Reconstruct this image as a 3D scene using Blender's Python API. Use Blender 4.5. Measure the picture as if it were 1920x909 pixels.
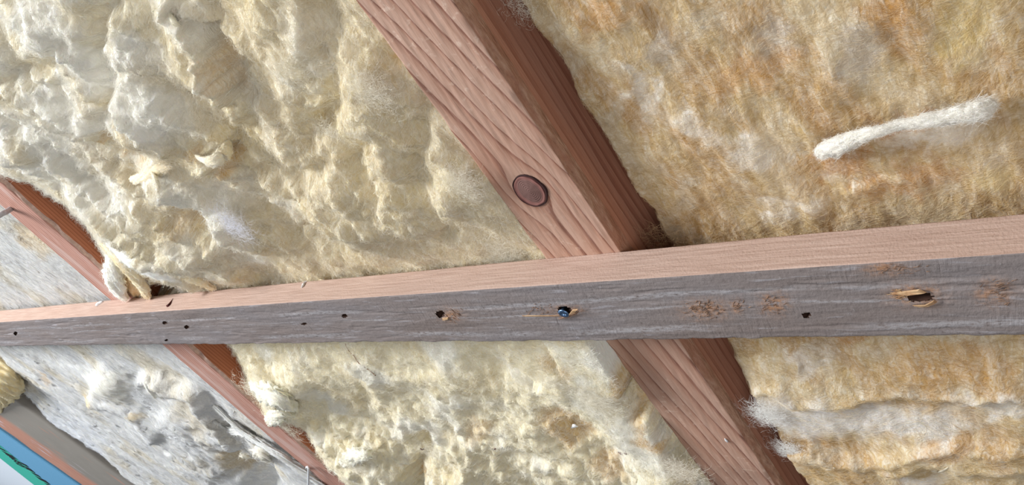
import bpy, math
import numpy as np
from mathutils import Matrix, Vector

# ------------------------------------------------------------------ camera, world, light
sc = bpy.context.scene
for o in list(bpy.data.objects):
    bpy.data.objects.remove(o)
COL = sc.collection
rng = np.random.default_rng(7)
F = 1547.0                 # focal length in pixels of a 1920 px wide picture
D = 0.223                  # camera distance from the plane of the rafter faces (m)
# ceiling frame (X along batten, Y up the rafters, N into the room) expressed in camera axes (x right, y down, z forward)
RC = np.array([[0.7451465, -0.52198582, -0.41507529],
               [-0.08649271, -0.69267869, 0.71594462],
               [-0.66126825, -0.49758264, -0.56136959]])
PITCH = math.radians(39)   # the ceiling slopes
up = np.array([0, math.sin(PITCH), -math.cos(PITCH)])
xw = np.array([1.0, 0, 0]); yw = np.cross(up, xw)
M3 = np.stack([xw, yw, up], 0)           # ceiling frame -> world
CAMW = np.array([0, 0, 1.6])
OFF = CAMW - M3 @ np.array([0, 0, D])
def MW(o=(0, 0, 0)):
    t = M3 @ np.asarray(o, float) + OFF
    m = Matrix([list(M3[i]) + [t[i]] for i in range(3)] + [[0, 0, 0, 1]])
    return m
cam = bpy.data.cameras.new('camera'); camo = bpy.data.objects.new('camera', cam); COL.objects.link(camo)
cr = M3 @ RC.T @ np.diag([1, -1, -1])
camo.matrix_world = Matrix([list(cr[i]) + [CAMW[i]] for i in range(3)] + [[0, 0, 0, 1]])
cam.sensor_width = 36; cam.lens = F / 1920 * 36; cam.clip_start = 0.01
sc.camera = camo

vs = sc.view_settings
vs.view_transform = 'Standard'; vs.look = 'None'; vs.gamma = 1; vs.use_curve_mapping = False
vs.exposure = 0.0
world = bpy.data.worlds.new('daylight'); sc.world = world; world.use_nodes = True
bg = world.node_tree.nodes['Background']
bg.inputs[0].default_value = (0.80, 0.88, 1.0, 1); bg.inputs[1].default_value = 0.16

def area(name, pos, target, size, power, color):
    l = bpy.data.lights.new(name, 'AREA'); l.shape = 'RECTANGLE'; l.size, l.size_y = size
    l.energy = power; l.color = color
    o = bpy.data.objects.new(name, l); COL.objects.link(o)
    p = Vector(M3 @ np.array(pos) + OFF); t = Vector(M3 @ np.array(target) + OFF)
    o.rotation_euler = (t - p).to_track_quat('-Z', 'Y').to_euler(); o.location = p
    o['kind'] = 'helper'
    return o
area('window_and_fill', (-1.45, 0.95, 0.66), (-0.30, -0.2, 0), (0.6, 0.6), 45, (0.94, 0.97, 1.0))
area('window_and_fill', (-2.5, -0.5, 1.15), (-2.1, -0.7, 0), (0.6, 0.6), 9, (0.88, 0.94, 1.0))  # added fill to brighten the lower left, not a known window
area('room_daylight', (0.5, 0.25, 1.3), (-0.3, -0.25, 0), (1.0, 1.0), 8, (1.0, 0.97, 0.94))

# ------------------------------------------------------------------ projection helpers
def loc(px, py, z=0.0):
    """point of the ceiling frame seen at a photo pixel, at height z above the rafter faces"""
    d = np.stack(np.broadcast_arrays(np.asarray(px, float) - 960, np.asarray(py, float) - 454.5, F), -1) @ RC
    k = (z - D) / d[..., 2]
    p = d * k[..., None]; p[..., 2] += D
    return p
def pix(p):
    c = (p - np.array([0, 0, D])) @ RC.T
    return c[..., 0] / c[..., 2] * F + 960, c[..., 1] / c[..., 2] * F + 454.5
def dist(x, y): return np.sqrt(x * x + y * y + D * D)

# ------------------------------------------------------------------ noise
def _h(ix, iy, s):
    h = (ix.astype(np.int64) * 374761393 + iy.astype(np.int64) * 668265263 + s * 974634777) & 0xffffffff
    h = ((h ^ (h >> 13)) * 1274126177) & 0xffffffff
    h = ((h ^ (h >> 16)) * 2246822519) & 0xffffffff
    return ((h ^ (h >> 15)) & 0xffffff) / float(0xffffff)
def noise(x, y, s=0):
    ix, iy = np.floor(x), np.floor(y); fx, fy = x - ix, y - iy
    u = fx ** 3 * (fx * (fx * 6 - 15) + 10); v = fy ** 3 * (fy * (fy * 6 - 15) + 10)
    def g(a, b):
        t = _h(ix + a, iy + b, s) * 2 * np.pi
        return np.cos(t) * (fx - a) + np.sin(t) * (fy - b)
    return ((g(0, 0) * (1 - u) + g(1, 0) * u) * (1 - v) + (g(0, 1) * (1 - u) + g(1, 1) * u) * v) * 1.5
def fbm(x, y, o=4, s=0, g=.5):
    r = 0; a = 1
    for i in range(o):
        r = r + a * noise(x * 2 ** i + 17.3 * i, y * 2 ** i - 9.1 * i, s + i); a *= g
    return r
def billow(x, y, o=3, s=0, g=.5):
    r = 0; a = 1
    for i in range(o):
        r = r + a * (1 - 2 * np.abs(noise(x * 2 ** i + 5.3 * i, y * 2 ** i + 3.7 * i, s + i))); a *= g
    return r
def sst(a, b, x):
    t = np.clip((x - a) / (b - a), 0, 1); return t * t * (3 - 2 * t)
def lin(r, g, b):
    c = np.array([r, g, b]) / 255.0
    return np.where(c <= .04045, c / 12.92, ((c + .055) / 1.055) ** 2.4)

# ------------------------------------------------------------------ node expression helper
class X:
    def __init__(s, nt, sk): s.nt, s.s = nt, sk
    def m(s, op, *a, clamp=False):
        n = s.nt.nodes.new('ShaderNodeMath'); n.operation = op; n.use_clamp = clamp
        for i, v in enumerate((s,) + a):
            if isinstance(v, X): s.nt.links.new(v.s, n.inputs[i])
            else: n.inputs[i].default_value = v
        return X(s.nt, n.outputs[0])
    def __add__(s, o): return s.m('ADD', o)
    def __radd__(s, o): return s.m('ADD', o)
    def __sub__(s, o): return s.m('SUBTRACT', o)
    def __rsub__(s, o): return (s * -1).m('ADD', o)
    def __mul__(s, o): return s.m('MULTIPLY', o)
    def __rmul__(s, o): return s.m('MULTIPLY', o)
    def __truediv__(s, o): return s.m('DIVIDE', o)
    def step(s, a, b):
        n = s.nt.nodes.new('ShaderNodeMapRange'); n.interpolation_type = 'SMOOTHSTEP'
        s.nt.links.new(s.s, n.inputs[0]); n.inputs[1].default_value = a; n.inputs[2].default_value = b
        return X(s.nt, n.outputs[0])
class Mat:
    def __init__(s, name, rough=.8, spec=.25):
        s.m = bpy.data.materials.new(name); s.m.use_nodes = True; s.nt = s.m.node_tree
        s.b = s.nt.nodes['Principled BSDF']; s.b.inputs['Roughness'].default_value = rough
        s.b.inputs['Specular IOR Level'].default_value = spec
    def coords(s):
        t = s.nt.nodes.new('ShaderNodeTexCoord'); q = s.nt.nodes.new('ShaderNodeSeparateXYZ')
        s.nt.links.new(t.outputs['Object'], q.inputs[0]); return [X(s.nt, q.outputs[i]) for i in range(3)]
    def noise(s, x, y, z=0.0, sc=1.0, det=3.0, rough=.5, dist=0.0):
        c = s.nt.nodes.new('ShaderNodeCombineXYZ')
        for i, v in enumerate((x, y, z)):
            if isinstance(v, X): s.nt.links.new(v.s, c.inputs[i])
            else: c.inputs[i].default_value = v
        n = s.nt.nodes.new('ShaderNodeTexNoise'); s.nt.links.new(c.outputs[0], n.inputs['Vector'])
        n.inputs['Scale'].default_value = sc; n.inputs['Detail'].default_value = det
        n.inputs['Roughness'].default_value = rough; n.inputs['Distortion'].default_value = dist
        return X(s.nt, n.outputs['Fac'])
    def ramp(s, x, stops):
        n = s.nt.nodes.new('ShaderNodeValToRGB'); s.nt.links.new(x.s, n.inputs[0]); e = n.color_ramp.elements
        while len(e) < len(stops): e.new(.5)
        for k, (p, c) in zip(e, stops): k.position = p; k.color = (*lin(*c), 1)
        return n.outputs[0]
    def mix(s, f, a, b, mode='MIX'):
        n = s.nt.nodes.new('ShaderNodeMix'); n.data_type = 'RGBA'; n.blend_type = mode
        for i, v in ((0, f), (6, a), (7, b)):
            if isinstance(v, X): s.nt.links.new(v.s, n.inputs[i])
            elif isinstance(v, (int, float)): n.inputs[i].default_value = v
            elif isinstance(v, tuple): n.inputs[i].default_value = (*lin(*v), 1)
            else: s.nt.links.new(v, n.inputs[i])
        return n.outputs[2]
    def attr(s, name):
        n = s.nt.nodes.new('ShaderNodeAttribute'); n.attribute_name = name; return n
    def color(s, c):
        if isinstance(c, tuple): s.b.inputs['Base Color'].default_value = (*lin(*c), 1)
        else: s.nt.links.new(c, s.b.inputs['Base Color'])
    def bump(s, x, strength=.5, d=.001):
        n = s.nt.nodes.new('ShaderNodeBump'); n.inputs['Strength'].default_value = strength; n.inputs['Distance'].default_value = d
        s.nt.links.new(x.s, n.inputs['Height']); s.nt.links.new(n.outputs[0], s.b.inputs['Normal'])

# ------------------------------------------------------------------ materials
def wool_material():
    M = Mat('glass wool', .95, .05)
    x, y, z = M.coords()
    a = M.attr('tint')
    n = M.noise(x, y, z, 900, 3, .6); n2 = M.noise(x * 1.0, y * .35, z, 420, 4, .6, 1.2)
    c = M.mix(n2.step(.3, .72), a.outputs['Color'], M.mix(.45, a.outputs['Color'], (250, 247, 236)))
    M.color(c)
    M.bump(n * .5 + n2, .55, .0016)
    M.b.inputs['Subsurface Weight'].default_value = .2; M.b.inputs['Subsurface Radius'].default_value = (1, .75, .45); M.b.inputs['Subsurface Scale'].default_value = .004
    return M.m
WOOL = wool_material()
def fibre_material():
    M = Mat('glass wool fibre', .7, .2)
    a = M.attr('tint'); M.color(a.outputs['Color'])
    return M.m
FIBRE = fibre_material()

KN = loc(994, 357)                       # knot centre on the near rafter
RX0, RX1 = -0.2498, -0.2048              # near rafter
LX0, LX1 = -0.7416, -0.6966              # far rafter
BY0, BY1, BT = -0.2508, -0.2106, 0.0176  # batten
RO = np.array([(RX0 + RX1) / 2, -.25, -.05]); LO = np.array([(LX0 + LX1) / 2, -.3, -.05]); BO = np.array([-.5, (BY0 + BY1) / 2, 0])

def rafter_front():
    M = Mat('pink pine face', .72, .25)
    x, y, z = M.coords()
    v = x - float(KN[0] - RO[0]); u = y - float(KN[1] - RO[1])
    a = .0085
    r2 = u * u * .55 + v * v + 2e-6
    flow = v * (1 - r2.m('MAXIMUM', a * a * .9).m('POWER', -1.0) * (a * a))
    above = u.m('SMOOTH_MAX', 0.0, .03)
    wob = (M.noise(x * 22, y * 7, 0.0, 1, 2) - .5) * .008
    wob2 = (M.noise(x * 90, y * 28, 3.0, 1, 2) - .5) * .0016
    below = (u * -1).m('SMOOTH_MAX', 0.0, .02)
    psi = flow + above * .24 + below * -.13 + wob + wob2
    ph = psi / .0078 + (M.noise(psi * 160, 0.0, 7.0, 1, 1) - .5) * 1.1
    f = ph.m('FRACT')
    fine = M.noise(x * 1500, y * 90, 0.0, 1, 3, .6)
    blot = M.noise(x * 40, y * 16, 5.0, 1, 3)
    c = M.ramp(f, [(0, (190, 154, 134)), (.4, (186, 147, 126)), (.8, (172, 129, 107)), (.94, (132, 88, 70)), (.975, (126, 82, 66)), (1, (182, 142, 122))])
    c = M.mix(fine.step(.35, .8) * .28, c, (222, 192, 178))
    c = M.mix(blot.step(.4, .8) * .35, c, (160, 108, 86))
    rag = M.noise(x * 220, y * 260, 1.0, 1, 4, .6)
    c = M.mix(rag.step(.56, .7) * blot.step(.6, .35) * .45, c, (232, 206, 186))
    M.color(c)
    M.bump(fine * .5 + f * -.12 + rag * .4, .4, .0006)
    return M.m
def rafter_side():
    M = Mat('pink pine edge grain', .72, .25)
    x, y, z = M.coords()
    w = (M.noise(z * 30, y * 5, 0.0, 1, 2) - .5) * .01
    f = ((z + w) / .0052 + (M.noise(z * 190, 0.0, 0.0, 1, 1) - .5) * 1.3).m('FRACT')
    fine = M.noise(z * 1300, y * 70, 0.0, 1, 3, .6); blot = M.noise(z * 40, y * 12, 2.0, 1, 3)
    c = M.ramp(f, [(0, (190, 138, 114)), (.6, (184, 130, 106)), (.92, (160, 106, 84)), (.97, (156, 102, 80)), (1, (186, 134, 110))])
    c = M.mix(fine.step(.4, .8) * .2, c, (214, 176, 156)); c = M.mix(blot.step(.45, .8) * .35, c, (170, 110, 84))
    M.color(c); M.bump(fine * .5 + f * -.3, .45, .0008); return M.m
def rafter_wane():
    M = Mat('chipped pine arris', .85, .15)
    x, y, z = M.coords()
    n = M.noise(x * 700, y * 130, z * 700, 1, 5, .65); b = M.noise(x * 60, y * 30, z * 160, 1, 4)
    c = M.ramp(n, [(.25, (146, 102, 82)), (.5, (180, 138, 114)), (.75, (206, 172, 150))])
    c = M.mix(b.step(.45, .6) * .6, c, (172, 120, 97)); M.color(c); M.bump(n, .8, .0015); return M.m
def knot_mat():
    M = Mat('dark pine knot', .8, .2)
    x, y, z = M.coords()
    ux = x * 1.0; uy = y * .82
    r = (ux * ux + uy * uy).m('SQRT') + (M.noise(x * 120, y * 120, 0.0, 1, 2) - .5) * .0012
    f = (r / .00075).m('FRACT')
    c = M.ramp(f, [(0, (150, 116, 108)), (.4, (142, 108, 100)), (.75, (74, 48, 46)), (1, (140, 106, 98))])
    c = M.mix(r.step(.0052, .0062), c, (150, 104, 96)); c = M.mix(r.step(.0068, .0076), c, (98, 58, 54)); 
    M.color(c); M.bump(f * -1.0, .3, .0006); return M.m
def far_rafter(front):
    M = Mat('far pine face' if front else 'far pine side', .75, .2)
    x, y, z = M.coords(); t = x if front else z
    w = (M.noise(t * 18, y * 4, 0.0, 1, 2) - .5) * .012
    f = ((t + w) / (.004 if front else .0026)).m('FRACT')
    fine = M.noise(t * 700, y * 26, z * 40, 1, 4, .6); blot = M.noise(t * 60, y * 9, 2.0, 1, 3)
    if front:
        c = M.ramp(f, [(0, (196, 152, 136)), (.7, (184, 136, 120)), (.9, (150, 100, 86)), (1, (190, 146, 130))])
        c = M.mix(blot.step(.5, .62) * .6, c, (206, 178, 168)); c = M.mix(fine.step(.5, .9) * .35, c, (160, 108, 92))
    else:
        c = M.ramp(f, [(0, (176, 112, 82)), (.6, (168, 104, 74)), (.9, (140, 82, 58)), (1, (172, 108, 78))])
        c = M.mix(blot.step(.4, .7) * .5, c, (164, 98, 66)); c = M.mix(fine.step(.6, .9) * .25, c, (196, 140, 108))
    M.color(c); M.bump(fine + f * -.3, .4, .001); return M.m
def batten_front():
    M = Mat('weathered grey sawn timber', .92, .12)
    x, y, z = M.coords(); a = M.attr('raw')
    warm = M.noise(x * 9, y * 30, 0.0, 1, 3); lenw = M.noise(x * 45, y * 420, 0.0, 1, 4, .6, .6); sp = M.noise(x * 600, y * 420, z * 400, 1, 4, .65)
    saw = M.noise(x * 620 + y * -110, y * 60, 0.0, 1, 3, .6); cl = M.noise(x * 16, y * 60, 9.0, 1, 3)
    c = M.ramp(warm, [(.3, (134, 128, 129)), (.5, (138, 128, 125)), (.7, (130, 118, 113))])
    c = M.mix(lenw.step(.56, .72) * .55, c, (174, 170, 174)); c = M.mix(lenw.step(.46, .28) * .2, c, (116, 102, 98))
    c = M.mix(saw.step(.40, .26) * cl.step(.48, .62) * .8, c, (78, 66, 62))
    c = M.mix(sp.step(.40, .27) * .6, c, (96, 84, 80)); c = M.mix(sp.step(.6, .75) * .4, c, (186, 180, 178))
    c = M.mix(X(M.nt, M.nt.nodes.new('ShaderNodeSeparateColor').outputs[0]) if False else .0, c, c)
    yb = y + (M.noise(x * 7, 0.0, 0.0, 1, 2) - .5) * .012
    flake = M.noise(x * 260, y * 700, 0.0, 1, 4, .7)
    for y0_, w_ in ((.0085, .0022), (-.0128, .003), (.001, .0011)):
        bnd = ((yb - y0_).m('ABSOLUTE') * -1).step(-w_, -w_ * .2) * M.noise(x * 12, y0_ * 99, 3.0, 1, 2).step(.38, .6)
        c = M.mix(bnd * flake.step(.36, .56) * .65, c, (178, 174, 176)); c = M.mix(bnd * flake.step(.40, .30) * .8, c, (84, 72, 68))
    s = M.nt.nodes.new('ShaderNodeSeparateColor'); M.nt.links.new(a.outputs['Color'], s.inputs[0])
    raw = X(M.nt, s.outputs[0])
    c = M.mix(raw * sp.step(.3, .6), c, (176, 132, 100))
    M.color(c); M.bump(lenw * .4 + saw * cl.step(.42, .6) * .6 + sp * .6 + flake * .3, .55, .001); return M.m
def batten_top():
    M = Mat('fresh sawn batten edge', .85, .15)
    x, y, z = M.coords()
    g = M.noise(x * 30, z * 800, 0.0, 1, 4, .6); fz = M.noise(x * 900, z * 900, 0.0, 1, 3, .6); b = M.noise(x * 8, z * 60, 4.0, 1, 2)
    c = M.ramp(g, [(.3, (176, 147, 132)), (.55, (192, 164, 149)), (.8, (204, 179, 165))])
    c = M.mix(fz.step(.36, .24) * .6, c, (140, 98, 80)); c = M.mix(b.step(.5, .8) * .3, c, (200, 166, 148))
    M.color(c); M.bump(g + fz * .8, .6, .0007); return M.m
def plain(name, c, rough=.6, metal=0.0, spec=.3, var=None):
    M = Mat(name, rough, spec); M.b.inputs['Metallic'].default_value = metal
    x, y, z = M.coords(); n = M.noise(x, y, z, 300, 3, .6)
    M.color(M.mix(n.step(.3, .7), c, var or tuple(max(0, v * .88) for v in c))); return M.m
def mould_mat():
    M = Mat('mould stained timber', .8, .2)
    x, y, z = M.coords()
    n = M.noise(x * 14, y * 6, 0.0, 1, 3); d = M.noise(x * 36, y * 14, 0.0, 1, 4); g = M.noise(x * 300, y * 12, 0.0, 1, 3)
    e = x - .05 + (n - .5) * .10
    c = M.mix(g.step(.35, .7), (196, 146, 126), (178, 126, 106))
    c = M.mix(e.step(-.085, -.03) * n.step(.3, .42) * .9, c, (140, 139, 131))
    c = M.mix(d.step(.58, .68) * (e * -1).step(-.02, .07) * .75, c, (206, 192, 198)); c = M.mix(d.step(.3, .24), c, (66, 56, 50))
    M.color(c); M.bump(d, .2, .003); return M.m

# ------------------------------------------------------------------ object helpers
def link(name, data, parent=None, o=(0, 0, 0), mats=()):
    ob = bpy.data.objects.new(name, data); COL.objects.link(ob)
    for m in mats: data.materials.append(m)
    if parent is None: ob.matrix_world = MW(o)
    else: ob.parent = parent; ob.location = Vector(np.asarray(o, float))
    return ob
def tag(o, label, cat, group=None, kind=None):
    o['label'] = label; o['category'] = cat
    if group: o['group'] = group
    if kind: o['kind'] = kind
    return o
def mesh(name, v, f, o=(0, 0, 0), mi=None, smooth=True, attrs=None):
    v = np.asarray(v, float) - np.asarray(o, float)
    me = bpy.data.meshes.new(name)
    if isinstance(f, np.ndarray):
        me.vertices.add(len(v)); me.vertices.foreach_set('co', v.astype(np.float32).ravel())
        k = f.shape[1]
        me.loops.add(f.size); me.loops.foreach_set('vertex_index', f.astype(np.int32).ravel())
        me.polygons.add(len(f)); me.polygons.foreach_set('loop_start', np.arange(0, f.size, k, dtype=np.int32))
    else:
        me.from_pydata(v.tolist(), [], f)
    if mi is not None: me.polygons.foreach_set('material_index', np.asarray(mi, np.int32))
    me.update(calc_edges=True); me.validate()
    me.polygons.foreach_set('use_smooth', np.full(len(me.polygons), smooth))
    for k, a in (attrs or {}).items():
        at = me.attributes.new(k, 'FLOAT_COLOR', 'POINT')
        c = np.ones((len(v), 4), np.float32); c[:, :3] = a; at.data.foreach_set('color', c.ravel())
    return me
def fibres(name, P, rad, tint, parent, o):
    """P (n, k, 3) polylines -> one hair curves object"""
    n, k, _ = P.shape
    cu = bpy.data.hair_curves.new(name); cu.add_curves([k] * n)
    cu.position_data.foreach_set('vector', (P - np.asarray(o)).astype(np.float32).ravel())
    taper = np.linspace(1, .35, k)[None, :] * np.broadcast_to(np.asarray(rad), (n,))[:, None]
    r = cu.attributes.get('radius') or cu.attributes.new('radius', 'FLOAT', 'POINT')
    r.data.foreach_set('value', taper.astype(np.float32).ravel())
    c = cu.attributes.new('tint', 'FLOAT_COLOR', 'CURVE'); q = np.ones((n, 4), np.float32); q[:, :3] = tint
    c.data.foreach_set('color', q.ravel())
    ob = link(name, cu, parent, (0, 0, 0), [FIBRE]); ob['kind'] = 'stuff'
    return ob
def polyd(px, py, pts):
    """signed distance in pixels to a polyline (positive on its left when walking it, y down) and the distance along"""
    best = np.full(px.shape, 1e9); sg = np.zeros(px.shape); al = np.zeros(px.shape); L = 0
    for (x0, y0), (x1, y1) in zip(pts[:-1], pts[1:]):
        dx, dy = x1 - x0, y1 - y0; l = math.hypot(dx, dy)
        t = np.clip(((px - x0) * dx + (py - y0) * dy) / l / l, 0, 1)
        ex, ey = px - x0 - t * dx, py - y0 - t * dy; d = np.hypot(ex, ey)
        s = np.sign(ex * dy - ey * dx); m = d < best
        best = np.where(m, d, best); sg = np.where(m, s, sg); al = np.where(m, L + t * l, al); L += l
    return best * sg, al / L

class Batt:
    """a glass wool batt: a dense relief over part of a bay, closed below, with its loose surface fibres"""
    def __init__(s, name, label, xr, yr, step=.0011):
        s.name, s.label, s.fw = name, label, (250, 247, 238)
        ym = np.clip(0, *yr); xm = np.clip(0, *xr)
        def ax(a, b, c):
            t = np.linspace(a, b, 4000); w = 1 / (step * np.sqrt(t * t + c * c + D * D) / .33)
            cw = np.concatenate([[0], np.cumsum((w[1:] + w[:-1]) / 2 * np.diff(t))])
            return np.interp(np.linspace(0, cw[-1], int(cw[-1]) + 2), cw, t)
        s.xs, s.ys = ax(*xr, abs(ym)), ax(*yr, abs(xm))
        s.X, s.Y = np.meshgrid(s.xs, s.ys, indexing='ij')
        s.Z = np.zeros_like(s.X); s.sc = dist(s.X, s.Y) / .36
        s.px, s.py = pix(np.stack([s.X, s.Y, np.full_like(s.X, -.005)], -1))
        s.C = np.zeros(s.X.shape + (3,))
    def base(s, z): s.Z = s.Z + z
    def add(s, mm): s.Z = s.Z + mm * .001
    def bump(s, x, y, rx, ry, ang, mm):
        c, t = math.cos(math.radians(ang)), math.sin(math.radians(ang))
        u = (s.px - x) * c + (s.py - y) * t; v = -(s.px - x) * t + (s.py - y) * c
        s.Z += mm * .001 * s.sc * np.exp(-(u / rx) ** 2 - (v / ry) ** 2)
    def ridge(s, pts, w, mm, wob=6):
        d, _ = polyd(s.px + wob * noise(s.px / 22, s.py / 22, 91), s.py + wob * noise(s.px / 22, s.py / 22, 92), pts)
        s.Z += mm * .001 * s.sc * np.exp(-(d / w) ** 2)
    def cliff(s, pts, mm, back=60, sharp=3, side=1, wob=7, lip=0):
        """raised on one side of a torn edge, fading back over some distance"""
        d, al = polyd(s.px + wob * fbm(s.px / 70, s.py / 70, 2, 71), s.py + wob * fbm(s.px / 70, s.py / 70, 2, 81), pts); d = d * side + .5 * sharp * fbm(s.px / 12, s.py / 12, 3, 79)
        e = sst(0, .12, al) * sst(1, .88, al)
        prof = sst(-3 * sharp, 3 * sharp, d) * (np.exp(-np.maximum(d, 0) / back) + lip * np.exp(-((d - 6) / 8) ** 2))
        s.Z += mm * .001 * s.sc * prof * e
        return d
    def slab(s, poly, mm, edge=12, wob=5, flat=.85, z0=-.004):
        """a torn layer with a closed outline lying on the batt"""
        up_ = []
        for x, y in poly:
            p = loc(x, y, 0); p = loc(x, y, z0 + mm * .001 * dist(p[0], p[1]) / .36); p[2] = -.005; a, b = pix(p); up_.append((float(a), float(b)))
        poly = up_
        qx = s.px + wob * fbm(s.px / 45, s.py / 45, 3, 171); qy = s.py + wob * fbm(s.px / 45, s.py / 45, 3, 181)
        d, _ = polyd(qx, qy, poly + poly[:1]); d = np.abs(d); ins = np.zeros(s.px.shape, bool)
        for (x0, y0), (x1, y1) in zip(poly, poly[1:] + poly[:1]):
            ins ^= ((y0 > qy) != (y1 > qy)) & (qx < (x1 - x0) * (qy - y0) / (y1 - y0 + 1e-9) + x0)
        d = np.where(ins, d, -d) + .25 * edge * fbm(s.px / 11, s.py / 11, 3, 191)
        t = np.clip((d + edge * .3) / edge, 0, 1); p = np.sqrt(1 - (1 - t) ** 2) * sst(0, .25, t)
        s.Z = s.Z * (1 - flat * sst(0, .6, t)) + flat * sst(0, .6, t) * z0 + mm * .001 * s.sc * p
        return p
    def torn(s, xe, ys, zs, rough=.0022, reach=.14):
        """the batt slumps away to a torn edge on its left, lying at given heights against the timber"""
        dx = s.X - xe; Ye = s.Y * (-xe) / np.maximum(-s.X, .02); ze = np.interp(Ye, ys, zs)
        lim = ze + (D - ze) * dx / (-xe) - .0006 - .004 * sst(.0, .03, dx) + rough * fbm(s.X * 120, s.Y * 150, 4, 7) + .4 * np.maximum(0, dx - reach)
        z = s.Z; k = .003; h = np.clip(.5 + .5 * (z - lim) / k, 0, 1); s.Z = z * (1 - h) + lim * h - k * h * (1 - h)
    def tint(s, c, m=None):
        c = lin(*c)
        if m is None: s.C[:] = c
        else: s.C = s.C * (1 - m[..., None]) + c * m[..., None]
    def patch(s, c, x, y, rx, ry, ang, k=.8, wob=25):
        q, t = math.cos(math.radians(ang)), math.sin(math.radians(ang))
        ax = s.px - x + wob * fbm(s.px / 40, s.py / 40, 4, 31); ay = s.py - y + wob * fbm(s.px / 40, s.py / 40, 4, 41)
        u = ax * q + ay * t; v = -ax * t + ay * q
        s.tint(c, k * sst(1.15, .55, np.sqrt((u / rx) ** 2 + (v / ry) ** 2)))
    def h(s, x, y):
        i = np.interp(x, s.xs, np.arange(len(s.xs))); j = np.interp(y, s.ys, np.arange(len(s.ys)))
        i0 = np.minimum(i.astype(int), len(s.xs) - 2); j0 = np.minimum(j.astype(int), len(s.ys) - 2); a, b = i - i0, j - j0
        f = lambda A: ((A[i0, j0].T * (1 - a) * (1 - b) + A[i0 + 1, j0].T * a * (1 - b) + A[i0, j0 + 1].T * (1 - a) * b + A[i0 + 1, j0 + 1].T * a * b)).T
        return f(s.Z), f(s.C)
    def build(s, depth=-.09, n=30000, ang=0.0, spread=1.0, length=.010, rad=.00006, lift=.0012, curl=1.0, white=.5, top=-.23):
        nx, ny = s.X.shape
        V = np.stack([s.X, s.Y, s.Z], -1)
        # crumple sideways a little so the wool overhangs
        e = np.ones_like(s.X); e[0] = e[-1] = 0; e[:, 0] = e[:, -1] = 0
        k = .0011 * s.sc * e
        V[..., 0] += k * fbm(s.X * 130, s.Y * 130, 3, 501); V[..., 1] += k * fbm(s.X * 130, s.Y * 130, 3, 601)
        idx = np.arange(nx * ny).reshape(nx, ny)
        q = np.stack([idx[:-1, :-1], idx[1:, :-1], idx[1:, 1:], idx[:-1, 1:]], -1).reshape(-1, 4)
        rim = np.concatenate([idx[:-1, 0], idx[-1, :-1], idx[:0:-1, -1], idx[0, :0:-1]])
        vv = V.reshape(-1, 3); low = vv[rim].copy(); low[:, 2] = depth
        m = len(rim); b = nx * ny + np.arange(m); r2, b2 = np.roll(rim, -1), np.roll(b, -1)
        q = np.concatenate([q, np.stack([rim, b, b2, r2], -1)])
        cc = s.C.reshape(-1, 3); cc = np.concatenate([cc, cc[rim]]); vv = np.concatenate([vv, low])
        cx = np.array([[s.xs.mean(), s.ys.mean(), depth]]); ci = len(vv); vv = np.concatenate([vv, cx]); cc = np.concatenate([cc, cc[:1]])
        q = np.concatenate([q, np.stack([b2, b, np.full(m, ci), np.full(m, ci)], -1)[:, :4]]) if False else q
        o = np.array([s.xs.mean(), s.ys.mean(), depth])
        me = mesh(s.name, vv[:-1], q, o, attrs={'tint': cc[:-1]})
        s.o = o; s.ob = tag(link(s.name, me, None, o, [WOOL]), s.label, 'insulation', 'glass wool batts between the rafters')
        # fibres, evenly dense in the picture
        u, w = rng.random(n), rng.random(n)
        x = np.interp(u, np.linspace(0, 1, nx), s.xs); y = np.interp(w, np.linspace(0, 1, ny), s.ys)
        qx, qy = pix(np.stack([x, y, np.zeros(n)], -1)); ok = (qx > -60) & (qx < 1980) & (qy > -60) & (qy < 970)
        x, y = x[ok], y[ok]; n = len(x); d = dist(x, y) / .36
        a = math.radians(ang) + spread * 1.6 * fbm(x * 45, y * 45, 2, 301) + spread * .45 * rng.standard_normal(n) + np.pi * (rng.random(n) < .5)
        L = length * d ** .8 * (.4 + rng.random(n) ** 2 * 1.3); K = 6; st = L / (K - 1)
        da = curl * rng.standard_normal(n) * .22; lf = lift * d ** .35 * (rng.random(n) ** 2) * 1.6; P = np.zeros((n, K, 3)); tail = rng.random(n)
        for i in range(K):
            t = i / (K - 1)
            xx = np.clip(x, s.xs[0] - .004, s.xs[-1] + .004); z, c = s.h(xx, y)
            P[:, i] = np.stack([xx, y, z + .0001 + lf * np.where(tail > .6, t ** 1.5 * 1.6, np.sin(np.pi * t))], -1)
            if i == K // 2: tc = c
            x = x + np.cos(a) * st; y = y + np.sin(a) * st; a = a + da + .12 * rng.standard_normal(n)
        wv = np.clip(white + .3 * rng.standard_normal(n), 0, 1)[:, None]
        col = tc * (1 - wv) + lin(*s.fw) * wv
        fibres('surface_fibres', P, rad * d ** .8 * (.6 + .8 * rng.random(n)), col, s.ob, o)
        return s
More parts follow.
